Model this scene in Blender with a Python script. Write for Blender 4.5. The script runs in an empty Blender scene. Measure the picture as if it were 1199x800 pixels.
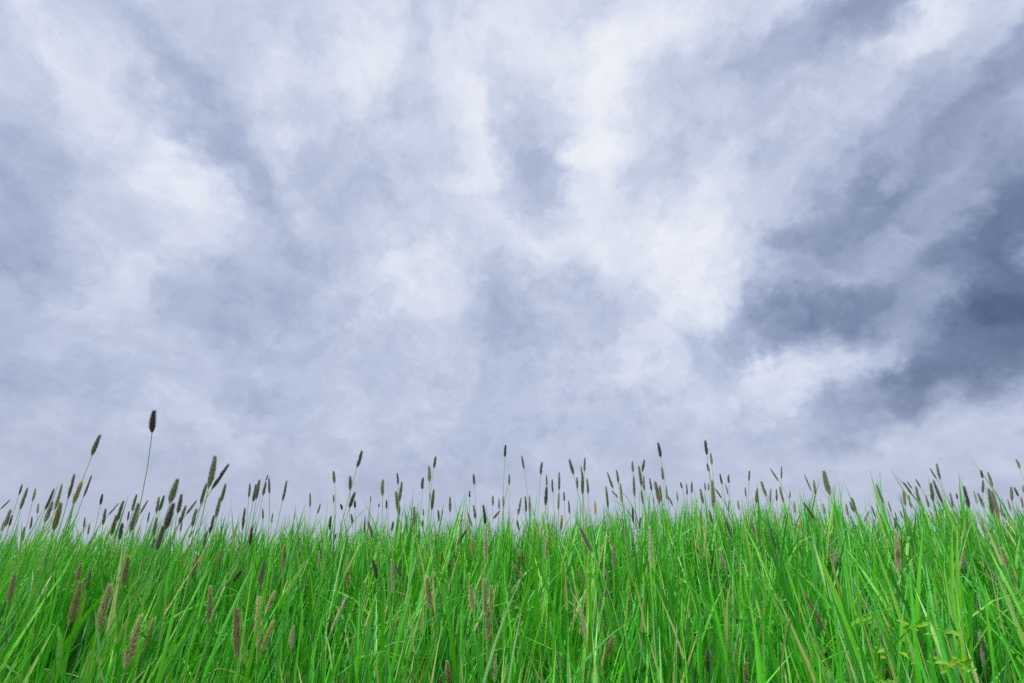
import bpy, math, random
import numpy as np
from mathutils import Vector, Matrix

random.seed(7)
rng = np.random.default_rng(11)
R = math.radians
scene = bpy.context.scene
col = scene.collection

# ------------------------------------------------------------------ camera
PW, PH, F = 1199.0, 800.0, 560.0          # photo size and focal length in photo pixels
PITCH = R(24.5)
EYE = Vector((0.0, 0.0, 0.60))
cam_d = bpy.data.cameras.new('camera')
cam_d.sensor_width = 36.0
cam_d.lens = 36.0 * F / PW
cam_d.clip_start = 0.02
cam_d.clip_end = 6000.0
cam = bpy.data.objects.new('camera', cam_d)
cam.location = EYE
cam.rotation_euler = (R(90) + PITCH, 0, 0)
col.objects.link(cam)
scene.camera = cam
cam_d.dof.use_dof = False

CP, SP = math.cos(PITCH), math.sin(PITCH)


def ray(px, py):
    u, v = (px - PW / 2) / F, (PH / 2 - py) / F
    return Vector((u, CP - v * SP, SP + v * CP))


def at(px, py, Y):
    d = ray(px, py)
    return EYE + d * (Y / d.y)


def project(p):
    q = p - EYE
    zf = q.y * CP + q.z * SP
    up = -q.y * SP + q.z * CP
    return PW / 2 + F * q.x / zf, PH / 2 - F * up / zf


# ------------------------------------------------------------------ terrain
def ground_z(x, y):
    x = np.asarray(x, float); y = np.asarray(y, float)
    t = np.clip((y - 0.25) / 1.65, 0, 1)
    up = 0.312 * (t * t * (3 - 2 * t)) * 0.6 + 0.312 * t * 0.4
    s = np.clip((y - 2.1) / 7.0, 0, 1)
    down = -0.95 * (s * s * (3 - 2 * s))
    near = np.exp(-((y - 1.2) / 3.0) ** 2)
    cx = np.clip(x, -4, 4)
    tilt = (0.038 * cx + 0.004 * np.abs(cx) + 0.035 * np.exp(-((cx - 0.75) / 0.5) ** 2)) * near
    bump = 0.012 * np.sin(3.1 * x + 1.0) * np.cos(2.3 * y) + 0.008 * np.sin(7.3 * x + 2 * y)
    far = 1.0 / (1.0 + (np.hypot(x, y) / 30.0) ** 2)
    return up + down + tilt + bump * far


# ------------------------------------------------------------------ helpers
def tag(o, label=None, cat=None, group=None, kind=None):
    if label: o['label'] = label
    if cat: o['category'] = cat
    if group: o['group'] = group
    if kind: o['kind'] = kind
    return o


def link_mesh(name, me, mat, parent=None):
    o = bpy.data.objects.new(name, me)
    if mat is not None:
        me.materials.clear(); me.materials.append(mat)
    col.objects.link(o)
    if parent is not None:
        o.parent = parent
    return o


def np_mesh(name, verts, faces, smooth=True, attrs=None):
    """verts (n,3); faces (m,k) all the same arity."""
    verts = np.asarray(verts, np.float32); faces = np.asarray(faces, np.int32)
    me = bpy.data.meshes.new(name)
    n, (m, k) = len(verts), faces.shape
    me.vertices.add(n); me.loops.add(m * k); me.polygons.add(m)
    me.vertices.foreach_set('co', verts.ravel())
    me.loops.foreach_set('vertex_index', faces.ravel())
    me.polygons.foreach_set('loop_start', np.arange(0, m * k, k, dtype=np.int32))
    me.polygons.foreach_set('use_smooth', np.full(m, smooth, dtype=bool))
    for an, arr in (attrs or {}).items():
        a = me.attributes.new(an, 'FLOAT_COLOR', 'POINT')
        a.data.foreach_set('color', np.asarray(arr, np.float32).ravel())
    me.update(calc_edges=True)
    return me


class Nodes:
    def __init__(self, tree):
        self.t = tree; self.n = tree.nodes; self.l = tree.links

    def new(self, kind, **kw):
        x = self.n.new(kind)
        for k, v in kw.items(): setattr(x, k, v)
        return x

    def put(self, sock, v):
        if isinstance(v, bpy.types.NodeSocket): self.l.new(v, sock)
        else: sock.default_value = v

    def math(self, op, a, b=0.0, c=None, clamp=False):
        x = self.new('ShaderNodeMath', operation=op, use_clamp=clamp)
        self.put(x.inputs[0], a); self.put(x.inputs[1], b)
        if c is not None: self.put(x.inputs[2], c)
        return x.outputs[0]

    def vmath(self, op, a, b=None, scale=None):
        x = self.new('ShaderNodeVectorMath', operation=op)
        self.put(x.inputs[0], a)
        if b is not None: self.put(x.inputs[1], b)
        if scale is not None: self.put(x.inputs['Scale'], scale)
        return x.outputs[0]

    def mixc(self, f, a, b, blend='MIX'):
        x = self.new('ShaderNodeMix', data_type='RGBA', blend_type=blend)
        self.put(x.inputs[0], f); self.put(x.inputs[6], a); self.put(x.inputs[7], b)
        return x.outputs[2]

    def noise(self, vec, scale, detail=4, rough=0.5, dist=0.0):
        x = self.new('ShaderNodeTexNoise')
        self.put(x.inputs['Vector'], vec)
        x.inputs['Scale'].default_value = scale
        x.inputs['Detail'].default_value = detail
        x.inputs['Roughness'].default_value = rough
        x.inputs['Distortion'].default_value = dist
        return x

    def ramp(self, fac, stops, interp='LINEAR'):
        x = self.new('ShaderNodeValToRGB')
        cr = x.color_ramp; cr.interpolation = interp
        while len(cr.elements) < len(stops): cr.elements.new(0.5)
        for e, (p, c) in zip(cr.elements, stops):
            e.position = p; e.color = (*c, 1.0)
        self.put(x.inputs[0], fac)
        return x.outputs[0]


def lin(r, g, b):
    f = lambda c: ((c / 255 + 0.055) / 1.055) ** 2.4 if c > 10.3 else c / 255 / 12.92
    return (f(r), f(g), f(b))


def new_mat(name):
    m = bpy.data.materials.new(name); m.use_nodes = True
    m.node_tree.nodes.clear()
    N = Nodes(m.node_tree)
    N.out = N.new('ShaderNodeOutputMaterial')
    return m, N


# ------------------------------------------------------------------ sky (world)
SUN_EL, SUN_AZ = R(52), R(222)      # azimuth clockwise from +Y: behind the camera, a little to one side
w = bpy.data.worlds.new('World'); scene.world = w
w.use_nodes = True
w.node_tree.nodes.clear()
N = Nodes(w.node_tree)
outw = N.new('ShaderNodeOutputWorld')
bg = N.new('ShaderNodeBackground'); bg.inputs['Strength'].default_value = 0.1
N.l.new(bg.outputs[0], outw.inputs['Surface'])
sky = N.new('ShaderNodeTexSky', sky_type='NISHITA', sun_disc=False)
sky.sun_elevation = SUN_EL; sky.sun_rotation = SUN_AZ
tc = N.new('ShaderNodeTexCoord')
D = N.vmath('NORMALIZE', tc.outputs['Generated'])
sep = N.new('ShaderNodeSeparateXYZ'); N.l.new(D, sep.inputs[0])
dx, dy, dz = sep.outputs
# cloud deck coordinates: the direction projected on a flat layer overhead, streaks run away from the viewer
den = N.math('ADD', N.math('MAXIMUM', dz, 0.0), 0.32)
cu, cv = N.math('DIVIDE', dx, den), N.math('DIVIDE', dy, den)
comb = N.new('ShaderNodeCombineXYZ')
N.put(comb.inputs[0], cu); N.put(comb.inputs[1], N.math('MULTIPLY', cv, 0.72)); N.put(comb.inputs[2], N.math('MULTIPLY', dz, 0.35))
P = comb.outputs[0]
w1 = N.noise(P, 2.3, 5, 0.55)
w1c = N.vmath('SUBTRACT', w1.outputs['Color'], (0.5, 0.5, 0.5))
w2 = N.noise(D, 7.0, 5, 0.6)
w2c = N.vmath('SUBTRACT', w2.outputs['Color'], (0.5, 0.5, 0.5))
w3 = N.noise(D, 19.0, 5, 0.6)
w3c = N.vmath('SUBTRACT', w3.outputs['Color'], (0.5, 0.5, 0.5))
DW = N.vmath('ADD', D, N.vmath('ADD', N.vmath('SCALE', w1c, scale=0.12), N.vmath('ADD', N.vmath('SCALE', w2c, scale=0.20), N.vmath('SCALE', w3c, scale=0.07))))
PW_ = N.vmath('ADD', P, N.vmath('SCALE', w1c, scale=0.35))
f1 = N.noise(PW_, 2.2, 5, 0.5, 0.2).outputs[0]
f2 = N.noise(PW_, 6.0, 7, 0.58, 0.3).outputs[0]
f3 = N.noise(DW, 5.5, 8, 0.57, 0.3).outputs[0]
# banks of cloud: (photo-direction x, y, radius along, radius across, turn in degrees, amount)
BANKS = [
    # dark
    (185, 70, 95, 46, -62, -0.15), (270, 170, 105, 48, -50, -0.14), (310, 215, 60, 45, -40, -0.08),
    (10, 250, 80, 150, 0, -0.17), (20, 440, 110, 70, 0, -0.13), (250, 345, 150, 45, 8, -0.12), (370, 315, 80, 50, 0, -0.09),
    (642, 195, 46, 72, 0, -0.18), (600, 370, 50, 80, 20, -0.16), (320, 455, 110, 22, 0, -0.07),
    (1010, 12, 125, 46, -8, -0.31), (1150, 115, 150, 40, 22, -0.24), (1020, 150, 70, 40, 25, -0.14),
    (1190, 215, 50, 65, 0, -0.26), (990, 262, 120, 38, 12, -0.22), (1120, 285, 110, 42, 14, -0.26), (1195, 330, 60, 70, 0, -0.30),
    (900, 380, 110, 40, 4, -0.28), (985, 378, 90, 36, 0, -0.18), (1125, 405, 150, 56, 30, -0.32), (1030, 455, 110, 34, 18, -0.20), (1170, 450, 110, 50, 20, -0.15),
    (870, 130, 70, 90, 0, -0.09), (770, 195, 45, 50, 0, -0.08), (940, 525, 110, 35, 0, -0.08), (690, 320, 40, 50, 0, -0.08), (520, 185, 40, 45, 0, -0.07),
    (130, 560, 180, 40, 0, -0.07), (450, 560, 200, 30, 0, -0.02),
    (1165, 270, 200, 250, 10, -0.21), (1090, 60, 60, 30, 20, -0.05),
    # bright
    (812, 365, 22, 60, 0, 0.14),
    (65, 45, 85, 38, -45, 0.12), (165, 155, 135, 60, -42, 0.12), (225, 215, 75, 50, -45, 0.06),
    (420, 50, 45, 90, 0, 0.15), (545, 100, 45, 90, 8, 0.15), (560, 190, 40, 60, 0, 0.09), (480, 335, 80, 62, 0, 0.18),
    (705, 160, 44, 95, 0, 0.21), (670, 285, 60, 40, 0, 0.19), (740, 40, 90, 55, 0, 0.16), (800, 255, 110, 55, 25, 0.17),
    (820, 320, 50, 75, 20, 0.14), (790, 400, 50, 50, 0, 0.12), (925, 445, 100, 26, 2, 0.18), (1060, 75, 130, 32, 28, 0.14), (980, 160, 90, 30, 32, 0.08),
    (1075, 205, 75, 20, 22, 0.15), (1080, 325, 60, 22, 12, 0.10), (1080, 525, 150, 36, 4, 0.14), (900, 330, 70, 20, 8, 0.10),
    (700, 440, 80, 40, 0, 0.08), (100, 330, 70, 40, 10, 0.06), (320, 100, 70, 80, 0, 0.07), (620, 30, 60, 50, 0, 0.08), (1180, 20, 60, 30, 20, 0.06),
]
val = None
for (bx, by, ra, rb, deg, amp) in BANKS:
    c = ray(bx, by).normalized()
    right = Vector((0, 0, 1)).cross(c).normalized() * -1.0
    upv = right.cross(c).normalized()
    if upv.z < 0: upv = -upv
    a = R(deg)
    ax = (right * math.cos(a) + upv * math.sin(a)).normalized()
    ay = c.cross(ax).normalized()
    M = Matrix((ax, ay, ax.cross(ay))).transposed()
    k = 1.55 / F * ray(bx, by).length ** -1.3
    mp = N.new('ShaderNodeMapping', vector_type='TEXTURE')
    N.l.new(DW, mp.inputs['Vector'])
    mp.inputs['Location'].default_value = c
    mp.inputs['Rotation'].default_value = M.to_euler('XYZ')
    mp.inputs['Scale'].default_value = (ra * k, rb * k, 0.9)
    g = N.new('ShaderNodeTexGradient', gradient_type='SPHERICAL')
    N.l.new(mp.outputs[0], g.inputs[0])
    s = N.new('ShaderNodeMapRange', interpolation_type='SMOOTHSTEP')
    N.l.new(g.outputs['Fac'], s.inputs['Value'])
    s.inputs['From Max'].default_value = 0.95
    val = N.math('MULTIPLY_ADD', s.outputs[0], amp * 0.84, 0.0 if val is None else val)
val = N.math('ADD', val, 0.672)
val = N.math('MULTIPLY_ADD', N.math('SUBTRACT', f1, 0.5), 0.13, val)
val = N.math('MULTIPLY_ADD', N.math('SUBTRACT', f2, 0.5), 0.24, val)
val = N.math('MULTIPLY_ADD', N.math('SUBTRACT', f3, 0.5), 0.36, val)
f4 = N.noise(DW, 15.0, 6, 0.6, 0.3).outputs[0]
val = N.math('MULTIPLY_ADD', N.math('SUBTRACT', f4, 0.5), 0.24, val)
# the deck is a little brighter high up
hi = N.new('ShaderNodeMapRange'); N.l.new(dz, hi.inputs['Value'])
hi.inputs['From Min'].default_value = 0.05; hi.inputs['From Max'].default_value = 0.85
hi.inputs['To Min'].default_value = -0.03; hi.inputs['To Max'].default_value = 0.09
val = N.math('ADD', val, hi.outputs[0])
clouds = N.ramp(val, [
    (0.05, lin(74, 90, 122)), (0.30, lin(117, 133, 165)), (0.50, lin(158, 172, 202)), (0.68, lin(191, 202, 226)),
    (0.84, lin(222, 229, 245)), (1.0, lin(249, 250, 254))], 'B_SPLINE')
hz = N.new('ShaderNodeMapRange', interpolation_type='SMOOTHSTEP'); N.l.new(dz, hz.inputs['Value'])
hz.inputs['From Min'].default_value = 0.30; hz.inputs['From Max'].default_value = 0.0
hz.inputs['To Max'].default_value = 0.62
clouds = N.mixc(hz.outputs[0], clouds, (*lin(184, 189, 210), 1))
# added glow around the sun in the unseen sky behind the viewer, lights the grass
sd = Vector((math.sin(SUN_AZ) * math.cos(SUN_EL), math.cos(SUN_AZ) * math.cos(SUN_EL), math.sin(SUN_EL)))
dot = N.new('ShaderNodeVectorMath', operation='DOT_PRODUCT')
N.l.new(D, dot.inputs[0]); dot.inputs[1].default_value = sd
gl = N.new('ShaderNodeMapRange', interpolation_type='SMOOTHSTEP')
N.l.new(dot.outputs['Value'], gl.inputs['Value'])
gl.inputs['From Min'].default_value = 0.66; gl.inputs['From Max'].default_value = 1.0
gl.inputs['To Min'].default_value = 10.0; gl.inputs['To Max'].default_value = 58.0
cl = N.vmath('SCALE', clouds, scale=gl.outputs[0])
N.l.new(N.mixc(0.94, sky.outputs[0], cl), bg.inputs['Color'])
w.cycles.sampling_method = 'MANUAL'
w.cycles.sample_map_resolution = 512

sun_d = bpy.data.lights.new('sun', 'SUN')
sun_d.energy = 1.5; sun_d.angle = R(10); sun_d.color = (1.0, 0.95, 0.84)
sun = bpy.data.objects.new('sun', sun_d)
sun.rotation_euler = (-sd).to_track_quat('-Z', 'Y').to_euler()
sun.location = (0, 0, 20)
col.objects.link(sun)

# ------------------------------------------------------------------ materials
def blade_mat(name, stops, trans=0.24, rough=0.27, dry=True, gain=1.0):
    m, N = new_mat(name)
    at_ = N.new('ShaderNodeAttribute', attribute_name='tint')
    sp = N.new('ShaderNodeSeparateColor'); N.l.new(at_.outputs['Color'], sp.inputs[0])
    r1, r2, t = sp.outputs
    c = N.ramp(r1, stops)
    gm = N.new('ShaderNodeNewGeometry')
    nz = N.noise(gm.outputs['Position'], 38, 3, 0.6).outputs[0]
    c = N.mixc(N.math('MULTIPLY', nz, 0.35), c, (0.10, 0.42, 0.008, 1))
    al = at_.outputs['Alpha']
    # paler midrib and fine veins along the blade
    rib = N.math('SUBTRACT', 1.0, N.math('MULTIPLY', N.math('ABSOLUTE', N.math('SUBTRACT', al, 0.5)), 9.0), clamp=True)
    vein = N.math('MULTIPLY_ADD', N.math('SINE', N.math('MULTIPLY', al, 75.0)), 0.5, 0.5)
    c = N.mixc(N.math('MULTIPLY', rib, 0.35), c, (0.30, 0.52, 0.14, 1))
    c = N.mixc(N.math('MULTIPLY', vein, 0.22), c, (0.012, 0.13, 0.010, 1))
    if dry:
        spot = N.math('MULTIPLY', N.math('GREATER_THAN', N.noise(gm.outputs['Position'], 160, 2, 0.5).outputs[0], 0.70), N.math('GREATER_THAN', r2, 0.45))
        c = N.mixc(N.math('MULTIPLY', spot, 0.55), c, (0.26, 0.20, 0.07, 1))
        # dead straw-coloured tips and a few wholly withered blades
        tip = N.math('MULTIPLY', N.math('GREATER_THAN', r2, 0.90), N.math('GREATER_THAN', t, N.math('SUBTRACT', 1.7, r2)))
        c = N.mixc(N.math('MULTIPLY', tip, 0.75), c, (0.50, 0.45, 0.17, 1))
        c = N.mixc(N.math('GREATER_THAN', r2, 0.984), c, (0.46, 0.43, 0.15, 1))
    pb = N.new('ShaderNodeBsdfPrincipled')
    N.l.new(c, pb.inputs['Base Color'])
    pb.inputs['Roughness'].default_value = rough
    pb.inputs['Specular IOR Level'].default_value = 0.5
    tr = N.new('ShaderNodeBsdfTranslucent')
    N.l.new(N.mixc(0.5, c, (0.12, 0.66, 0.004, 1)), tr.inputs['Color'])
    mx = N.new('ShaderNodeMixShader'); mx.inputs[0].default_value = trans
    N.l.new(pb.outputs[0], mx.inputs[1]); N.l.new(tr.outputs[0], mx.inputs[2])
    N.l.new(mx.outputs[0], N.out.inputs['Surface'])
    return m


GREENS = [(0.0, (0.008, 0.10, 0.024)), (0.18, (0.016, 0.25, 0.022)), (0.38, (0.054, 0.46, 0.012)),
          (0.64, (0.16, 0.61, 0.016)), (0.84, (0.42, 0.70, 0.12)), (1.0, (0.38, 0.58, 0.28))]
M_grass = blade_mat('meadow_grass_blades', GREENS)
M_leaf = blade_mat('foxtail_leaf', [(0.0, (0.05, 0.26, 0.05)), (0.5, (0.09, 0.36, 0.03)), (1.0, (0.26, 0.46, 0.05))], dry=False)
M_weed = blade_mat('weed_leaf', [(0.0, (0.12, 0.42, 0.006)), (0.6, (0.26, 0.46, 0.006)), (1.0, (0.40, 0.44, 0.008))], dry=False, trans=0.35)


def stem_mat(name, c1, c2):
    m, N = new_mat(name)
    gm = N.new('ShaderNodeNewGeometry')
    nz = N.noise(gm.outputs['Position'], 25, 3, 0.6).outputs[0]
    pb = N.new('ShaderNodeBsdfPrincipled')
    N.l.new(N.mixc(nz, (*c1, 1), (*c2, 1)), pb.inputs['Base Color'])
    pb.inputs['Roughness'].default_value = 0.5
    N.l.new(pb.outputs[0], N.out.inputs['Surface'])
    return m


M_stem = stem_mat('green_stem', (0.10, 0.28, 0.05), (0.22, 0.40, 0.10))
M_weedstem = stem_mat('weed_stem', (0.22, 0.30, 0.06), (0.35, 0.34, 0.10))


def head_mat(name, body, awn):
    m, N = new_mat(name)
    at_ = N.new('ShaderNodeAttribute', attribute_name='tint')
    sp = N.new('ShaderNodeSeparateColor'); N.l.new(at_.outputs['Color'], sp.inputs[0])
    r1, aw, t = sp.outputs
    oi = N.new('ShaderNodeObjectInfo')
    c = N.mixc(r1, (*[x * 0.45 for x in body], 1), (*[min(1, x * 1.5) for x in body], 1))
    c = N.mixc(aw, c, (*awn, 1))
    c = N.mixc(N.math('MULTIPLY', N.math('SUBTRACT', 1.0, N.math('MULTIPLY', t, 5.0), clamp=True), 0.6), c, (*[a * .9 for a in awn], 1))
    hv = N.new('ShaderNodeHueSaturation')
    N.l.new(c, hv.inputs['Color'])
    N.put(hv.inputs['Value'], N.math('MULTIPLY_ADD', oi.outputs['Random'], 0.6, 0.7))
    pb = N.new('ShaderNodeBsdfPrincipled')
    N.l.new(hv.outputs[0], pb.inputs['Base Color'])
    pb.inputs['Roughness'].default_value = 0.75
    pb.inputs['Specular IOR Level'].default_value = 0.2
    N.l.new(pb.outputs[0], N.out.inputs['Surface'])
    return m


HEADM = {
    'd': head_mat('dark_seed_head', (0.130, 0.125, 0.070), (0.42, 0.42, 0.27)),
    'b': head_mat('brown_seed_head', (0.185, 0.152, 0.040), (0.62, 0.59, 0.28)),
    'g': head_mat('green_seed_head', (0.12, 0.17, 0.065), (0.28, 0.33, 0.16)),
    't': head_mat('straw_seed_head', (0.34, 0.27, 0.16), (0.56, 0.50, 0.36)),
    'k': head_mat('blackish_seed_head', (0.066, 0.064, 0.046), (0.22, 0.22, 0.16)),
}

# ground soil and turf
m, N = new_mat('turf_soil')
gm = N.new('ShaderNodeNewGeometry')
n1 = N.noise(gm.outputs['Position'], 9, 6, 0.65).outputs[0]
n2 = N.noise(gm.outputs['Position'], 0.08, 4, 0.6).outputs[0]
c = N.ramp(n1, [(0.3, (0.018, 0.024, 0.008)), (0.55, (0.026, 0.060, 0.010)), (0.75, (0.05, 0.11, 0.014))])
c = N.mixc(N.math('MULTIPLY', n2, 0.4), c, (0.10, 0.22, 0.03, 1))
pb = N.new('ShaderNodeBsdfPrincipled'); N.l.new(c, pb.inputs['Base Color']); pb.inputs['Roughness'].default_value = 0.9
bp = N.new('ShaderNodeBump'); bp.inputs['Strength'].default_value = 0.6; bp.inputs['Distance'].default_value = 0.02
N.l.new(n1, bp.inputs['Height']); N.l.new(bp.outputs[0], pb.inputs['Normal'])
N.l.new(pb.outputs[0], N.out.inputs['Surface'])
M_ground = m

# ------------------------------------------------------------------ ground sheet
gx = np.concatenate([-np.geomspace(3000, 5, 26), np.linspace(-4.6, 4.6, 70), np.geomspace(5, 3000, 26)])
gy = np.concatenate([-np.geomspace(3000, 2, 22), np.linspace(-1.8, 4.6, 60), np.geomspace(5, 4000, 28)])
GX, GY = np.meshgrid(gx, gy)
GZ = ground_z(GX, GY)
nv, nu = GX.shape
idx = np.arange(nu * nv).reshape(nv, nu)
q = np.stack([idx[:-1, :-1], idx[:-1, 1:], idx[1:, 1:], idx[1:, :-1]], -1).reshape(-1, 4)
ground = link_mesh('ground', np_mesh('ground', np.stack([GX, GY, GZ], -1).reshape(-1, 3), q), M_ground)
tag(ground, 'green turf bank rising to the skyline under the meadow grass', 'ground', kind='structure')

# ------------------------------------------------------------------ foxtails as seen in the photograph
# (tip x, tip y, base x, base y, colour, breadth/length) in enlarged tiles; tile origin and scale below
S = 4.0
T1 = (0, 470, [
    (46,462,0,507,'d',.14),(103,390,88,440,'k',.2),(128,408,92,510,'g',.16),(166,410,152,470,'d',.2),(50,508,22,590,'d',.26),(58,535,44,585,'d',.26),
    (252,412,210,510,'d',.15),(290,390,255,510,'g',.13),(348,345,318,460,'g',.15),(428,348,390,450,'d',.12),(382,378,342,485,'b',.25),
    (468,160,430,255,'k',.22),(722,45,712,148,'k',.31),(245,470,208,570,'d',.24),(285,475,250,605,'b',.23),(480,435,470,485,'k',.28),
    (555,478,505,535,'d',.15),(578,468,550,560,'d',.2),(495,505,482,580,'d',.24),(640,438,620,515,'d',.2),(650,480,610,610,'d',.26),
    (573,572,558,650,'k',.3),(545,535,520,630,'d',.22),(692,465,655,530,'d',.18),(745,450,732,525,'d',.22),(768,443,745,515,'k',.22),
    (832,365,795,478,'d',.32),(850,437,832,525,'k',.24),(812,480,775,600,'k',.3),(870,490,838,575,'d',.26),(765,585,735,695,'k',.28),
    (735,545,720,630,'d',.24),(730,640,703,695,'d',.3),(920,465,872,530,'d',.2),(920,505,900,590,'d',.24),(968,385,940,485,'d',.2),
    (1008,258,975,410,'d',.21),(1070,297,990,415,'k',.17),(1057,388,1035,472,'d',.24),(1030,450,1010,545,'d',.22),(1002,535,980,620,'d',.24),
    (1170,385,1165,450,'d',.2),(1200,390,1185,470,'d',.27),(1147,503,1135,605,'d',.16),(1180,590,1170,680,'k',.22),(970,610,950,690,'d',.24),
    (180,480,175,530,'d',.2),(605,515,598,560,'k',.22),(600,725,578,820,'b',.28),(925,715,892,840,'b',.22),(115,590,105,655,'d',.24),(905,605,885,640,'b',.35),
    (20,560,8,610,'d',.2),(150,540,140,600,'d',.18),(420,575,412,625,'d',.2),(398,545,393,595,'g',.2),(700,520,690,570,'d',.2),(852,560,845,612,'d',.2)])
T2 = (300, 470, [
    (15,370,0,460,'d',.22),(55,345,45,372,'d',.36),(45,378,32,442,'d',.24),(60,360,62,435,'d',.18),(142,375,122,470,'g',.17),(30,503,32,555,'d',.2),
    (78,525,72,575,'d',.2),(252,430,252,495,'d',.17),(300,480,285,528,'d',.25),(362,328,367,385,'d',.28),(362,438,364,475,'d',.26),(350,538,345,605,'k',.24),
    (395,482,402,508,'k',.5),(440,352,440,418,'d',.3),(495,233,472,310,'d',.27),(462,428,436,500,'k',.3),(462,465,463,500,'k',.4),
    (445,530,450,578,'d',.3),(537,445,534,470,'k',.25),(510,540,508,620,'k',.12),(525,567,548,640,'k',.2),(575,478,573,498,'k',.4),(593,368,592,445,'d',.27),
    (610,463,609,505,'k',.3),(642,563,634,606,'d',.34),(660,337,664,390,'d',.25),(682,380,670,470,'d',.2),(655,425,670,530,'g',.22),(740,495,740,585,'g',.25),
    (782,358,778,412,'d',.32),(782,505,783,535,'d',.36),(780,555,780,592,'k',.4),(810,305,811,378,'d',.3),(840,260,832,315,'d',.3),(832,415,822,510,'g',.22),
    (815,430,812,460,'d',.3),(852,510,855,565,'k',.24),(872,508,871,530,'k',.36),(908,450,908,520,'d',.24),(1000,420,1000,450,'k',.4),
    (1018,342,1022,390,'d',.32),(1018,487,1026,552,'d',.25),(990,520,1012,590,'d',.2),(1063,487,1073,578,'k',.22),(1108,442,1108,492,'d',.28),(1137,455,1137,510,'d',.2),
    (1156,445,1158,495,'g',.22),(1168,205,1165,262,'k',.28),(1185,343,1185,392,'d',.27),(1140,515,1110,550,'d',.3),(985,603,940,675,'k',.18),
    (1010,645,1018,740,'b',.22),(1075,595,1070,740,'t',.16),(870,705,865,760,'b',.34),(915,725,898,790,'k',.24),(135,675,125,795,'b',.22),(375,620,360,665,'k',.26)])
T3 = (600, 470, [
    (44,258,55,320,'d',.22),(138,286,133,345,'d',.28),(160,347,162,400,'d',.2),(186,367,190,430,'d',.2),(219,333,218,420,'d',.16),(218,430,215,510,'g',.16),
    (40,455,25,535,'d',.2),(60,447,63,520,'d',.18),(80,443,80,525,'d',.16),(160,402,155,490,'k',.24),(241,425,243,470,'d',.24),(263,468,268,530,'d',.22),
    (267,273,287,343,'d',.27),(302,357,303,413,'d',.24),(322,302,326,350,'d',.2),(340,265,337,330,'d',.2),(327,330,328,438,'d',.18),(349,363,354,435,'d',.21),
    (385,463,388,530,'b',.22),(445,335,472,410,'g',.18),(438,400,448,500,'g',.14),(487,322,496,385,'d',.26),(505,385,515,480,'d',.18),(465,420,495,450,'g',.24),
    (562,282,565,333,'d',.28),(568,350,573,450,'d',.17),(592,305,605,400,'d',.18),(618,275,608,330,'d',.28),(615,350,618,420,'d',.22),(603,420,612,480,'d',.24),
    (643,362,652,420,'d',.24),(682,195,694,262,'k',.26),(700,310,705,368,'d',.28),(668,378,690,480,'d',.26),(690,395,698,470,'d',.26),(563,498,566,570,'k',.2),
    (660,452,663,480,'d',.3),(720,400,724,460,'d',.22),(725,440,752,490,'d',.18),(787,380,795,408,'d',.4),(770,423,775,470,'b',.24),(815,387,818,440,'d',.2),
    (840,378,840,430,'g',.22),(880,410,895,480,'d',.24),(903,185,911,253,'k',.28),(928,243,934,300,'d',.24),(912,293,922,332,'d',.36),
    (935,370,940,500,'d',.18),(900,383,905,420,'d',.26),(918,385,920,420,'d',.24),(950,410,980,455,'d',.2),(972,340,982,390,'d',.24),(998,390,1010,440,'d',.2),
    (1012,345,1014,382,'d',.36),(1015,465,1012,520,'d',.2),(1110,325,1107,375,'d',.24),(1147,408,1142,480,'d',.24),(1165,375,1190,450,'d',.26),(1055,465,1062,510,'g',.24),
    (1090,405,1095,450,'g',.2),(318,593,375,710,'k',.17),(232,535,226,605,'b',.26),(515,550,535,640,'d',.2),(575,540,580,590,'b',.2),(600,545,595,600,'b',.24),
    (170,610,155,740,'b',.16),(22,555,32,605,'b',.26),(920,510,935,570,'d',.26),(1000,560,1028,640,'k',.2),(1115,555,1140,630,'d',.2),(475,675,475,790,'t',.16),
    (645,590,650,790,'t',.09),(45,700,48,780,'b',.22),(935,730,942,780,'k',.3)])
T4 = (900, 470, [
    (8,316,48,376,'d',.16),(60,307,60,365,'d',.15),(10,412,8,480,'d',.18),(52,400,72,475,'d',.18),(100,420,98,455,'d',.26),(168,345,202,425,'d',.13),(212,370,220,445,'d',.19),
    (258,327,288,440,'d',.28),(362,480,372,540,'d',.24),(380,470,400,520,'d',.24),(388,453,410,525,'d',.24),(470,515,445,565,'d',.18),(482,490,500,545,'g',.2),
    (505,390,540,480,'g',.18),(632,417,640,490,'d',.2),(632,380,672,440,'d',.18),(650,378,672,410,'d',.26),(688,365,712,405,'d',.2),(690,400,708,485,'d',.2),
    (755,313,788,365,'d',.14),(787,293,805,370,'d',.17),(760,385,770,470,'g',.22),(772,372,815,480,'d',.15),(880,432,884,458,'d',.4),(915,400,940,500,'k',.2),
    (995,323,1003,360,'g',.34),(1003,370,1002,430,'d',.2),(1027,333,1048,400,'d',.2),(1030,410,1050,530,'d',.17),(1045,420,1080,550,'d',.17),(980,430,1010,500,'d',.22),
    (1135,400,1140,468,'d',.23),(1160,272,1177,318,'d',.28),(1150,403,1170,445,'d',.26),(1190,395,1196,430,'d',.3),(8,600,35,690,'k',.2),
    (165,475,220,560,'d',.16),(985,560,1020,630,'b',.2),(760,520,780,580,'d',.2),(615,515,630,550,'d',.26),(595,545,592,600,'k',.2),(36,412,38,470,'d',.18),(120,470,126,530,'d',.2),(255,480,264,530,'g',.2),(560,470,575,520,'d',.18),(592,520,602,562,'d',.2),(655,440,668,500,'d',.18),
    (735,440,752,500,'d',.18),(850,430,863,500,'d',.18),(960,420,975,480,'d',.18),(1085,480,1097,540,'d',.2),(1120,460,1136,520,'d',.18),(1183,450,1191,500,'d',.2)])
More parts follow.
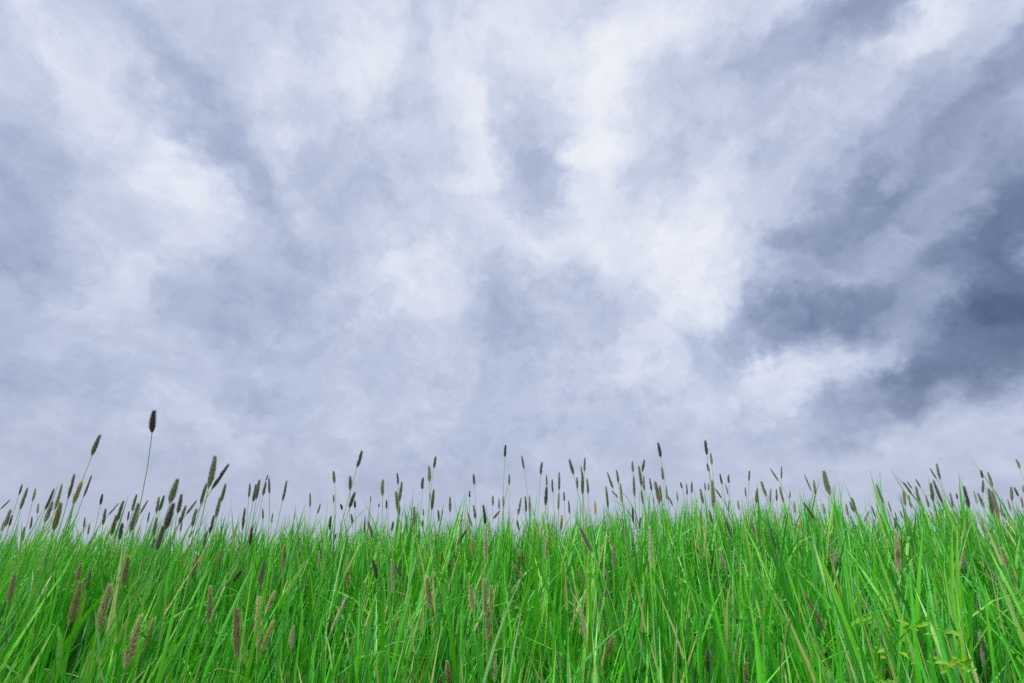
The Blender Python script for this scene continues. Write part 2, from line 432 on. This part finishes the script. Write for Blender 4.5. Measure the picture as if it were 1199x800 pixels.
T5 = (0, 620, [
    (68,212,35,350,'b',.22),(380,160,360,250,'b',.28),(378,248,320,450,'b',.2),(425,190,405,290,'g',.2),(515,262,455,485,'b',.2),(600,130,575,270,'b',.24),
    (662,405,585,655,'b',.24),(720,418,680,560,'b',.24),(985,268,975,435,'b',.2),(1107,370,1112,610,'b',.19),(1030,100,1025,170,'b',.3),(1135,190,1090,245,'k',.34)])
T6 = (300, 620, [
    (15,320,5,550,'b',.18),(80,430,10,620,'b',.18),(85,290,45,390,'b',.26),(172,455,165,560,'t',.26),(38,150,15,260,'k',.24),(432,155,430,280,'b',.2),
    (545,143,565,232,'k',.26),(295,105,290,180,'t',.2),(640,145,640,300,'t',.13),(650,170,695,240,'k',.2),(800,225,815,375,'b',.24),(420,320,350,480,'t',.12),
    (1068,235,1075,410,'b',.2),(1100,265,1105,400,'b',.2),(1092,390,1085,530,'b',.26),(1003,265,1015,385,'b',.28),(895,620,905,730,'b',.28),(865,685,865,770,'b',.3),
    (1120,590,1115,720,'t',.22)])
T7 = (600, 620, [
    (475,500,430,625,'b',.24),(915,560,915,670,'k',.22),(1093,625,1095,750,'b',.26),(830,45,880,120,'b',.2),(318,360,345,520,'t',.14),
    (10,165,40,240,'b',.26),(295,175,320,240,'b',.26),(970,90,1000,190,'t',.2),(440,285,432,320,'k',.4),(430,180,452,245,'t',.22)])
T8 = (900, 620, [
    (597,20,610,210,'b',.15),(1090,90,1155,240,'b',.2),(922,130,912,190,'k',.3),(990,155,1040,240,'b',.16),(168,300,268,482,'b',.13),
    (985,485,1010,660,'t',.12),(318,95,300,180,'t',.2),(553,655,557,745,'b',.3)])

heads = []
for ox, oy, rows in (T1, T2, T3, T4, T5, T6, T7, T8):
    for (a, b, c_, d_, k, rt) in rows:
        heads.append(dict(tip=(ox + a / S, oy + b / S), base=(ox + c_ / S, oy + d_ / S), k=k, rt=rt, label=None))

# ---- labels: landmarks by look, everything else by look and nearest landmark
LAND = [  # tip x, tip y, label, name used by neighbours
    (178, 481, 'lone tallest dark foxtail on a thin bowed stem far above the grass', 'the lone tallest foxtail'),
    (117, 510, 'slim blackish foxtail leaning on a tall thin stem, beside the lone tallest foxtail', 'the tall slim leaning foxtail'),
    (11.5, 585, 'thin dark foxtail tilted almost flat at the far left skyline', 'the nearly flat tilted foxtail'),
    (95, 564, 'plump brown foxtail leaning beneath the tall slim leaning foxtail', 'the plump brown leaning foxtail'),
    (208, 561, 'fat olive grey foxtail standing above the dense dark cluster, left of the V-shaped pair', 'the fat olive foxtail'),
    (252, 534.5, 'long upright foxtail forming one arm of the V-shaped pair', 'the V-shaped pair'),
    (267.5, 544, 'long dark foxtail sloping out as the other arm of the V-shaped pair', None),
    (335.5, 564, 'long green foxtail on a thick green stem, leaning at the skyline', 'the thick-stemmed green foxtail'),
    (424, 528, 'dark foxtail leaning on top of a tall cluster, left of centre', 'the high leaning cluster top'),
    (448, 562, 'plump upright grey foxtail alone on a straight stem, left of centre', 'the plump straight grey foxtail'),
    (502.5, 546, 'plump upright dark foxtail just under a smaller one, middle skyline', 'the stacked middle foxtails'),
    (510, 535, 'small dark foxtail directly above the plump one in the middle skyline', None),
    (592, 521, 'highest blackish foxtail near the middle, upright on a hair-thin stem', 'the hair-thin stemmed foxtail'),
    (667, 538, 'plump dark foxtail tilting left above its neighbours, right of middle', 'the plump left-tilting foxtail'),
    (770.5, 519, 'blackish foxtail high and tilting left above a smaller dark one', 'the high left-tilting foxtail'),
    (826, 516, 'highest blackish foxtail right of centre, topping a stack of three', 'the stack of three'),
    (965, 552, 'thick plump grey foxtail standing well above short grass, alone', 'the thick lone foxtail'),
    (1026, 567.5, 'green forked foxtail leaning left, short of the far right clump', 'the green forked foxtail'),
    (1097, 543, 'slim dark foxtail topping the far right clump, leaning left', 'the far right clump top'),
    (1190, 538, 'small dark foxtail on a thin stem, farthest right at the skyline', 'the farthest right foxtail'),
    # meadow
    (17, 673, 'short brown foxtail at the left edge among green blades', 'the left edge brown foxtail'),
    (94.5, 682, 'long brown foxtail leaning, lower of two in line beside the broad yellow-green leaf', 'the broad yellow-green leaf'),
    (106, 667.5, 'pale green foxtail still wrapped in its broad yellow-green leaf', None),
    (129, 685.5, 'long brown foxtail leaning above a pale torn leaf in the lower left', 'the long brown leaning foxtail'),
    (165.5, 721, 'largest brown foxtail in the lower left, thick and leaning over a pale base', 'the largest brown foxtail'),
    (277, 712.5, 'thick upright brown foxtail standing alone in the lower left grass', 'the thick upright brown foxtail'),
    (304, 700, 'tall upright brown foxtail beside a leaning twin near the bottom', 'the upright and leaning twins'),
    (320, 727.5, 'long brown foxtail leaning across the upright twin near the bottom', None),
    (334, 639, 'dark brown slim foxtail upright below the grass skyline, left of centre', 'the slim dark brown upright foxtail'),
    (500, 676, 'grey brown foxtail tilting left in mid meadow, centre left', 'the grey brown mid-meadow foxtail'),
    (567, 679, 'tallest grey foxtail of the tight bunch of three near the centre', 'the tight bunch of three'),
    (679.5, 618, 'blackish smooth foxtail slanting steeply left against the green grass', 'the blackish slanting foxtail'),
    (719, 745, 'plump dark foxtail leaning right, alone at the bottom centre right', 'the plump bottom foxtail'),
    (873, 776, 'brown foxtail top poking up at the bottom edge, right of centre', 'the bottom edge brown foxtail'),
    (1049, 625, 'tall dark brown foxtail upright on a pale stem in the right meadow', 'the tall right meadow foxtail'),
    (942, 695, 'thin brown foxtail slanting left down to a pale node, right meadow', 'the thin slanting foxtail'),
    (1172.5, 642, 'grey brown foxtail slanting left near the right edge of the meadow', 'the right edge grey foxtail'),
    (1146, 741, 'pale straw foxtail, thin and upright in the lower right corner', 'the pale corner foxtail'),
]
refs = []
for lx, ly, lab, nm in LAND:
    h = min((h for h in heads if not h['label']), key=lambda h: math.hypot(h['tip'][0] - lx, h['tip'][1] - ly))
    h['label'] = lab
    if nm: refs.append((h['tip'][0], h['tip'][1], nm))
ORD = ['nearest', 'second', 'third', 'fourth', 'fifth', 'sixth', 'seventh', 'eighth', 'ninth', 'tenth', 'eleventh', 'twelfth', 'thirteenth', 'fourteenth', 'fifteenth']
CW = {'d': 'grey', 'k': 'blackish', 'b': 'brown', 'g': 'green', 't': 'straw-coloured'}


def band(y): return 0 if y < 622 else 1


def adjective(h):
    L = math.dist(h['tip'], h['base'])
    size = 'tiny' if L < 10 else ('long' if L > 24 else ('plump' if h['rt'] >= .27 else ('slim' if h['rt'] < .19 else '')))
    dxh = (h['tip'][0] - h['base'][0]) / max(1, abs(h['base'][1] - h['tip'][1]))
    lean = 'upright' if abs(dxh) < .12 else ('left-leaning' if dxh < 0 else 'right-leaning')
    if lean == 'upright' and size: lean = ''
    b = band(h['tip'][1])
    where = ('against the sky' if h['base'][1] < 590 else 'among skyline grass tips') if b == 0 else ('in green grass' if h['tip'][1] < 690 else 'low in the grass')
    return ' '.join(x for x in (size, lean, CW[h['k']], 'foxtail', where) if x)


buckets = {}
for h in heads:
    if h['label']: continue
    b = band(h['tip'][1])
    rx, ry, nm = min((r for r in refs if band(r[1]) == b), key=lambda r: abs(r[0] - h['tip'][0]) + 0.5 * abs(r[1] - h['tip'][1]))
    side = 'left of' if h['tip'][0] < rx else 'right of'
    buckets.setdefault((adjective(h), side, nm), []).append((abs(h['tip'][0] - rx), h))
for (adj, side, nm), hs in buckets.items():
    hs.sort(key=lambda z: z[0])
    for i, (_, h) in enumerate(hs):
        h['label'] = f'{ORD[i] + " " if len(hs) > 1 else ""}{adj}, {side} {nm}'


# ---- seed head shapes
def head_shape(name, r, seed, fuzz):
    """A foxtail panicle one unit long standing on the origin: a core, spiral rows of spikelets and fine awns."""
    rg = np.random.default_rng(seed)
    prof = lambda t: r * np.clip(np.minimum(np.clip(t / p_lo, 0, 1) ** .55, np.clip((1.0 - t) / p_hi, 0, 1) ** 0.6), 0.06, 1) * (1 - 0.12 * t)
    bow = rg.uniform(-0.13, 0.13)
    p_lo, p_hi = rg.uniform(.10, .34), rg.uniform(.35, .75)
    bare = (rg.uniform(.2, .9), rg.uniform(0, 6.28)) if seed % 3 == 0 else None
    V, Fc, A = [], [], []

    def tri(vs, fs, a):
        o = len(V); V.extend(vs); Fc.extend([tuple(o + i for i in f) for f in fs]); A.extend([a] * len(vs))
    # core
    ns, nr = 10, 14
    for j in range(nr + 1):
        t = j / nr
        for i in range(ns):
            a = 2 * math.pi * i / ns
            rr = float(prof(np.array(t))) * 0.72 if j < nr else 0.002
            V.append((rr * math.cos(a), rr * math.sin(a), t * 0.97)); A.append((0.1, 0, t, 1))
    for j in range(nr):
        for i in range(ns):
            p, q_ = j * ns + i, j * ns + (i + 1) % ns
            Fc.append((p, q_, q_ + ns)); Fc.append((p, q_ + ns, p + ns))
    n = 330
    for i in range(n):
        t = (i + 0.5) / n * 0.97
        a = i * 2.39996 + rg.normal(0, .12)
        rr = float(prof(np.array(t)))
        ca, sa = math.cos(a), math.sin(a)
        if bare and abs(t - bare[0]) < .10 and math.cos(a - bare[1]) > .1: continue
        c = Vector((rr * .72 * ca, rr * .72 * sa, t + rg.normal(0, .006)))
        out = Vector((ca, sa, 0)); up = Vector((0, 0, 1))
        ax = (up * 0.86 + out * rg.uniform(.30, .62)).normalized()
        side = Vector((-sa, ca, 0)); nrm = ax.cross(side)
        L, Wd, Th = 0.085 * rg.uniform(.8, 1.2), 0.021, 0.013
        tip, bot, mid = c + ax * L * .62, c - ax * L * .38, c
        vs = [bot, mid + side * Wd, mid + nrm * Th, mid - side * Wd, mid - nrm * Th, tip]
        tri([tuple(v) for v in vs], [(0, 2, 1), (0, 3, 2), (0, 4, 3), (0, 1, 4), (5, 1, 2), (5, 2, 3), (5, 3, 4), (5, 4, 1)],
            (float(rg.uniform(0, 1)), float(rg.uniform(0, .30)), t, 1))
        for _ in range(fuzz):
            d = (up * rg.uniform(.5, 1.0) + out * rg.uniform(.25, .8) + side * rg.normal(0, .25)).normalized()
            s0 = tip - ax * L * .3
            ln = rg.uniform(.05, .13)
            wv = d.cross(Vector(rg.normal(0, 1, 3))).normalized() * .0052
            tri([tuple(s0 + wv), tuple(s0 - wv), tuple(s0 + d * ln)], [(0, 1, 2)], (.5, float(rg.uniform(.6, 1)), t, 1))
    V = np.array(V); V[:, 0] += bow * (V[:, 2] ** 2 - V[:, 2])
    return np_mesh(name, V, np.array(Fc), smooth=False, attrs={'tint': np.array(A)})


SHAPES = [head_shape('seed_head', 0.105, 100 + i, 3) for i in range(9)]


def tube_mesh(name, pts, r0, r1, ns=5):
    pts = [Vector(p) for p in pts]
    V, Fc = [], []
    for j, p in enumerate(pts):
        d = (pts[min(j + 1, len(pts) - 1)] - pts[max(j - 1, 0)]).normalized()
        s = d.cross(Vector((0, 1, 0.02))).normalized(); u = s.cross(d).normalized()
        rr = r0 + (r1 - r0) * j / (len(pts) - 1)
        for i in range(ns):
            a = 2 * math.pi * i / ns
            V.append(tuple(p + s * (rr * math.cos(a)) + u * (rr * math.sin(a))))
    for j in range(len(pts) - 1):
        for i in range(ns):
            p, q_ = j * ns + i, j * ns + (i + 1) % ns
            Fc.append((p, q_, q_ + ns, p + ns))
    return np_mesh(name, V, Fc)


def strip_mesh(name, pts, sides, widths, r1, fold=0.22):
    """A leaf along pts, folded along its midrib."""
    V, Fc, A = [], [], []
    n = len(pts)
    for j, p in enumerate(pts):
        d = (pts[min(j + 1, n - 1)] - pts[max(j - 1, 0)]).normalized()
        s = sides[j] - d * sides[j].dot(d); s.normalize()
        nm = s.cross(d)
        V += [tuple(p - s * widths[j] * .5 + nm * widths[j] * fold), tuple(p), tuple(p + s * widths[j] * .5 + nm * widths[j] * fold)]
        A += [(r1, .3, j / (n - 1), c_) for c_ in (0.0, 0.5, 1.0)]
    for j in range(n - 1):
        o = j * 3
        Fc += [(o, o + 1, o + 4, o + 3), (o + 1, o + 2, o + 5, o + 4)]
    return np_mesh(name, V, Fc, attrs={'tint': np.array(A)})


def bez(p0, p1, p2, p3, n):
    out = []
    for i in range(n + 1):
        t = i / n; s = 1 - t
        out.append(p0 * s ** 3 + p1 * 3 * s * s * t + p2 * 3 * s * t * t + p3 * t ** 3)
    return out


keep = []          # (px, py, radius, Y): stretches of a head that blades in front leave visible
for n_, h in enumerate(heads):
    (tx, ty), (bx, by) = h['tip'], h['base']
    L1 = (at(tx, ty, 1.0) - at(bx, by, 1.0)).length
    real = {'d': .056, 'k': .052, 'b': .066, 'g': .058, 't': .06}[h['k']] * random.uniform(.88, 1.12)
    if math.dist(h['tip'], h['base']) > 45: real *= 1.12
    Y = real / L1
    lo, hi_ = (0.95, 2.25) if by < 640 else ((0.62, 1.5) if by < 700 else (0.55, 1.05))
    Y = min(max(Y, lo), hi_)
    B = at(bx, by, Y); Tp = at(tx, ty, Y + random.uniform(-.012, .012))
    ax = Tp - B; L = ax.length; d = ax.normalized()
    gz = float(ground_z(B.x, Y))
    hgt = B.z - gz
    lean = 0.22 * d.x
    root = Vector((B.x - hgt * lean + random.uniform(-.015, .015), Y + random.uniform(-.03, .03), 0))
    root.z = float(ground_z(root.x, root.y)) - 0.01
    rootE = bpy.data.objects.new('foxtail', None)
    rootE.empty_display_size = 0.05
    rootE.location = root
    col.objects.link(rootE)
    tag(rootE, h['label'], 'foxtail', 'foxtail grass stalks in the meadow')
    lb, lt = B - root, Tp - root
    pts = bez(Vector((0, 0, 0)), Vector((0.0, 0, hgt * .4)), lb - d * hgt * .38, lb + d * L * .06, 12)
    rs = 0.0011 if h['rt'] > .17 else .0009
    if L > .05: rs *= 1.1
    link_mesh('stem', tube_mesh('stem', pts, rs * 1.25, rs * .75), M_stem, rootE)
    hd = bpy.data.objects.new('seed_head', SHAPES[(n_ * 4 + n_ // 9) % 9])
    if not SHAPES[(n_ * 4 + n_ // 9) % 9].materials: SHAPES[(n_ * 4 + n_ // 9) % 9].materials.append(HEADM['d'])
    col.objects.link(hd); hd.parent = rootE
    hd.material_slots[0].link = 'OBJECT'; hd.material_slots[0].material = HEADM[h['k']]
    hd.location = lb
    qt = d.to_track_quat('Z', 'Y'); hd.rotation_mode = 'QUATERNION'
    hd.rotation_quaternion = qt @ Matrix.Rotation(random.uniform(0, 6.28), 3, 'Z').to_quaternion()
    wd = L * h['rt'] / .285
    hd.scale = (wd, wd, L)
    # one sheathing leaf part way up the stalk
    broad = abs(tx - 106) < 1.5 and abs(ty - 667.5) < 2
    if broad:
        for f in np.linspace(0, 1, 8): keep.append((bx + (88 - bx) * f, by + (780 - by) * f, 6, Y))
    thick = abs(tx - 252) < 1.5 or abs(tx - 335.5) < 1.5 or abs(tx - 87) < 1.5
    i0 = random.choice([4, 5, 6]); p0 = pts[i0]
    tang = (pts[i0 + 1] - pts[i0]).normalized()
    az = random.uniform(0, 2 * math.pi)
    if broad:
        p0 = pts[5]; p3 = lb + d * L * .9; wl = .017; p1, p2 = p0 + tang * .05, p3 - d * .08
    else:
        ll = hgt * random.uniform(.25, .42); wl = random.uniform(.003, .0055) * (1.5 if thick else 1)
        off = Vector((math.cos(az), .5 * math.sin(az), 0))
        p1, p2, p3 = p0 + tang * ll * .4, p0 + tang * ll * .75 + off * ll * .12, p0 + tang * ll * .92 + off * ll * random.uniform(.25, .6)
    lp = bez(p0, p1, p2, p3, 8)
    sd_ = [Vector((math.cos(.5 * j / 8), math.sin(.5 * j / 8) * (.3), .0)) for j in range(9)]
    ws = [wl * (.55, .8, .95, 1, .95, .82, .62, .36, .04)[j] for j in range(9)]
    link_mesh('leaf', strip_mesh('leaf', lp, sd_, ws, .95 if broad else random.uniform(0, .8)), M_leaf, rootE)
    for f in (0.0, .25, .5, .75, 1.0):
        keep.append((bx + (tx - bx) * f, by + (ty - by) * f, math.dist(h['tip'], h['base']) * .13 + 2.5, Y))

# ------------------------------------------------------------------ yellow-green leafy weeds low in the right of the meadow
WEEDS = [
    (1010, 726, .78, 7, 'yellow-green leafy weed, highest and leftmost of those low in the right-hand grass'),
    (1070, 735, .74, 9, 'bushier yellow-green weed between two others, low in the right-hand grass'),
    (1106, 742, .72, 8, 'yellow-green weed with a tall upright shoot, low in the right-hand grass'),
    (1122, 776, .66, 6, 'lowest small yellow-green weed near the bottom right corner of the meadow'),
]
for (px, py, Y, nl, lab) in WEEDS:
    top = at(px, py, Y)
    root = Vector((top.x, Y + .01, 0)); root.z = float(ground_z(root.x, root.y)) - .01
    e = bpy.data.objects.new('leafy_weed', None); e.location = root; e.empty_display_size = .05
    col.objects.link(e); tag(e, lab, 'weed', 'leafy weeds in the meadow')
    tl = top - root
    pts = bez(Vector((0, 0, 0)), Vector((.01, 0, tl.z * .4)), Vector((tl.x * .6, tl.y, tl.z * .7)), tl, 10)
    link_mesh('stem', tube_mesh('stem', pts, .0014, .0008), M_weedstem, e)
    for i in range(nl * 8):
        k = i // 3                                           # leaves in threes, each three on one side of the stem
        p = pts[max(6, 10 - k // 3)] + Vector((math.cos(k * 2.4), -abs(math.sin(k * 2.4)) * .5, random.uniform(-.4, .4))) * (random.uniform(.006, .022) if k else .003)
        az = k * 2.4 + (i % 3 - 1) * 1.5 + random.uniform(-.3, .3)
        ll, wl = random.uniform(.007, .017), random.uniform(.0035, .006)
        o = Vector((math.cos(az), math.sin(az) * .6, random.uniform(-.1, .8))).normalized()
        lp = [p + o * ll * t + Vector((0, 0, -.3 * ll * t * t)) for t in [j / 6 for j in range(7)]]
        sv = o.cross(Vector((random.uniform(-.4, .4), -.8, random.uniform(.2, 1)))).normalized()
        link_mesh('leaf', strip_mesh('leaf', lp, [sv] * 7, [wl * z for z in (.10, .55, .95, 1, .75, .42, .03)], random.uniform(0, 1), .28), M_weed, e)
    keep.append((px, py + 3, 5, Y))

# ------------------------------------------------------------------ the grass
def make_grass(n, ylo, yhi, xpad, hmin, hmax, wmin, wmax, seg, seed, tall=0.0, shade_tone=1.0):
    g = np.random.default_rng(seed)
    y = ylo + (yhi - ylo) * g.random(n) ** 0.75
    x = (g.random(n) * 2 - 1) * (1.09 * y + xpad)
    # blades grow in tufts
    nt = max(1, n // 14)
    tyy = ylo + (yhi - ylo) * g.random(nt) ** 0.75
    txx = (g.random(nt) * 2 - 1) * (1.09 * tyy + xpad)
    ti = g.integers(0, nt, n)
    inn = g.random(n) < .6
    x = np.where(inn, txx[ti] + g.normal(0, .018, n), x); y = np.where(inn, tyy[ti] + g.normal(0, .018, n), y)
    patch = .5 + .5 * np.sin(3.7 * x + 1.3) * np.cos(4.1 * y + .6 * x)
    L = (hmin + (hmax - hmin) * np.clip(g.beta(2.6, 1.7, n), 0, 1)) * (.93 + .12 * patch)
    L *= np.where(g.random(n) < tall, g.uniform(1.1, 1.3, n), 1)
    W = wmin + (wmax - wmin) * g.random(n) ** 1.7
    az = np.where(inn, (ti * 2.399) % 6.283 + g.normal(0, .9, n), g.random(n) * 6.283)
    th0 = np.abs(g.normal(.02, .12, n)) + np.where(inn, .04, 0)
    bend = np.abs(g.normal(.08, .27, n)) + np.where(g.random(n) < .10, g.uniform(.7, 1.5, n), 0)
    kink = np.where(g.random(n) < .035, g.uniform(.8, 1.9, n), 0); kt = g.uniform(.45, .8, n)
    wind = np.stack([np.full(n, .055), g.normal(0, .02, n)], 1)
    t = np.linspace(0, 1, seg + 1)
    ang = th0[:, None] + bend[:, None] * t[None] ** 1.6 + kink[:, None] * (t[None] > kt[:, None])
    ds = L[:, None] / seg
    mid = .5 * (ang[:, 1:] + ang[:, :-1])
    hor = np.concatenate([np.zeros((n, 1)), np.cumsum(np.sin(mid) * ds, 1)], 1)
    ver = np.concatenate([np.zeros((n, 1)), np.cumsum(np.cos(mid) * ds, 1)], 1)
    cx, sx = np.cos(az), np.sin(az)
    bx = x[:, None] + hor * cx[:, None] + wind[:, :1] * L[:, None] * t[None] ** 1.5
    by = y[:, None] + hor * sx[:, None] + wind[:, 1:] * L[:, None] * t[None] ** 1.5
    bz = ground_z(x, y)[:, None] - .008 + ver
    Pm = np.stack([bx, by, bz], -1)
    # keep the air in front of the lens and of the seed heads free, as in the photograph
    ok = (np.hypot(bx, by).min(1) > .40) & ~((by.min(1) < .46) & (bz.max(1) > .44))
    zf = by * CP + (bz - EYE.z) * SP; uy = -by * SP + (bz - EYE.z) * CP
    zf = np.maximum(zf, .05)
    sx_, sy_ = PW / 2 + F * bx / zf, PH / 2 - F * uy / zf
    pick = g.random(n)
    for (kx, ky, kr, kY) in keep:
        cand = (y < kY + .02) & (np.abs(sx_[:, -1] - kx) < 260)
        ii = np.nonzero(cand)[0]
        if not len(ii): continue
        a, b = np.stack([sx_[ii, :-1], sy_[ii, :-1]], -1), np.stack([sx_[ii, 1:], sy_[ii, 1:]], -1)
        ab = b - a
        s = np.clip(((np.array([kx, ky]) - a) * ab).sum(-1) / np.maximum((ab ** 2).sum(-1), 1e-6), 0, 1)
        dist = np.hypot(*np.moveaxis(a + ab * s[..., None] - np.array([kx, ky]), -1, 0)).min(1)
        ok[ii[(dist < kr) & (pick[ii] < .95)]] = False
    wp = W[:, None] * np.clip(np.minimum(.55 + 1.6 * t, 1.0) * np.clip((1 - t) / .50, 0, 1) ** .58, .0, 1)[None] + .00025
    tw = g.uniform(-1.3, 1.3, n)[:, None] + g.normal(0, .7, n)[:, None] * t[None]
    # side vector: across the bend, turned about the blade
    s0 = np.stack([-sx, cx, np.zeros(n)], -1)[:, None, :]
    o0 = np.stack([cx, sx, np.zeros(n)], -1)[:, None, :]
    T = np.gradient(Pm, axis=1); T /= np.linalg.norm(T, axis=-1, keepdims=True) + 1e-9
    side = s0 * np.cos(tw)[..., None] + o0 * np.sin(tw)[..., None]
    side = side - T * (side * T).sum(-1, keepdims=True); side /= np.linalg.norm(side, axis=-1, keepdims=True) + 1e-9
    nrm = np.cross(side, T)
    fold = .20
    Lf = Pm - side * wp[..., None] * .5 + nrm * wp[..., None] * fold
    Rt = Pm + side * wp[..., None] * .5 + nrm * wp[..., None] * fold
    V = np.stack([Lf, Pm, Rt], 2)[ok]                       # blades, rings, 3, xyz
    m = len(V)
    hue = np.clip(g.beta(1.5, 1.7, n) * .82 + .16 * (patch - .5) + np.where(g.random(n) < .07, .35, 0), 0, 1)
    hue = hue * shade_tone  # shade of the gaps painted in: understory blades take darker greens
    hue = np.where((g.random(n) < .04 * shade_tone) & (W < .008), 1.0, np.minimum(hue, .9))
    r2 = g.random(n)
    A = np.zeros((m, seg + 1, 3, 4)); A[..., 0] = hue[ok][:, None, None]; A[..., 1] = r2[ok][:, None, None]
    A[..., 2] = t[None, :, None]; A[..., 3] = np.array([0.0, 0.5, 1.0])
    base = (np.arange(m) * (seg + 1) * 3)[:, None]
    ring = (np.arange(seg) * 3)[None]
    o = base + ring
    q1 = np.stack([o, o + 1, o + 4, o + 3], -1); q2 = np.stack([o + 1, o + 2, o + 5, o + 4], -1)
    Fq = np.stack([q1, q2], 2).reshape(-1, 4)
    return V.reshape(-1, 3), Fq, A.reshape(-1, 4)


parts = [
    make_grass(13000, .42, 2.40, .55, .22, .46, .0035, .0080, 7, 21, 0, .85),
    make_grass(11500, .42, 2.35, .55, .28, .51, .0055, .0120, 8, 22),
    make_grass(3500, .42, 1.10, .40, .16, .42, .0035, .0085, 6, 23, 0, .5),  # short understory, coloured darker to deepen the shaded gaps
    make_grass(8500, 1.35, 2.60, .60, .36, .49, .0038, .0078, 7, 24),
    make_grass(1300, 1.00, 2.35, .50, .44, .56, .0055, .0100, 8, 25, .03),
]
vs, fs, as_, off = [], [], [], 0
for V, Fq, A in parts:
    vs.append(V); fs.append(Fq + off); as_.append(A); off += len(V)
gm_ = np_mesh('grass', np.concatenate(vs), np.concatenate(fs), attrs={'tint': np.concatenate(as_)})
grass = link_mesh('grass', gm_, M_grass)
tag(grass, 'dense tall bright green meadow grass covering the bank', 'grass', kind='stuff')

# ------------------------------------------------------------------ view
vs_ = scene.view_settings
vs_.view_transform = 'Standard'
vs_.look = 'None'
vs_.exposure = 0.0
vs_.gamma = 1.0
vs_.use_curve_mapping = False
scene.cycles.max_bounces = 10
scene.cycles.diffuse_bounces = 4
scene.cycles.transmission_bounces = 5
scene.cycles.use_denoising = False
print('heads', len(heads), 'labels', len({h['label'] for h in heads}), 'longest', max(len(h['label'].split()) for h in heads))
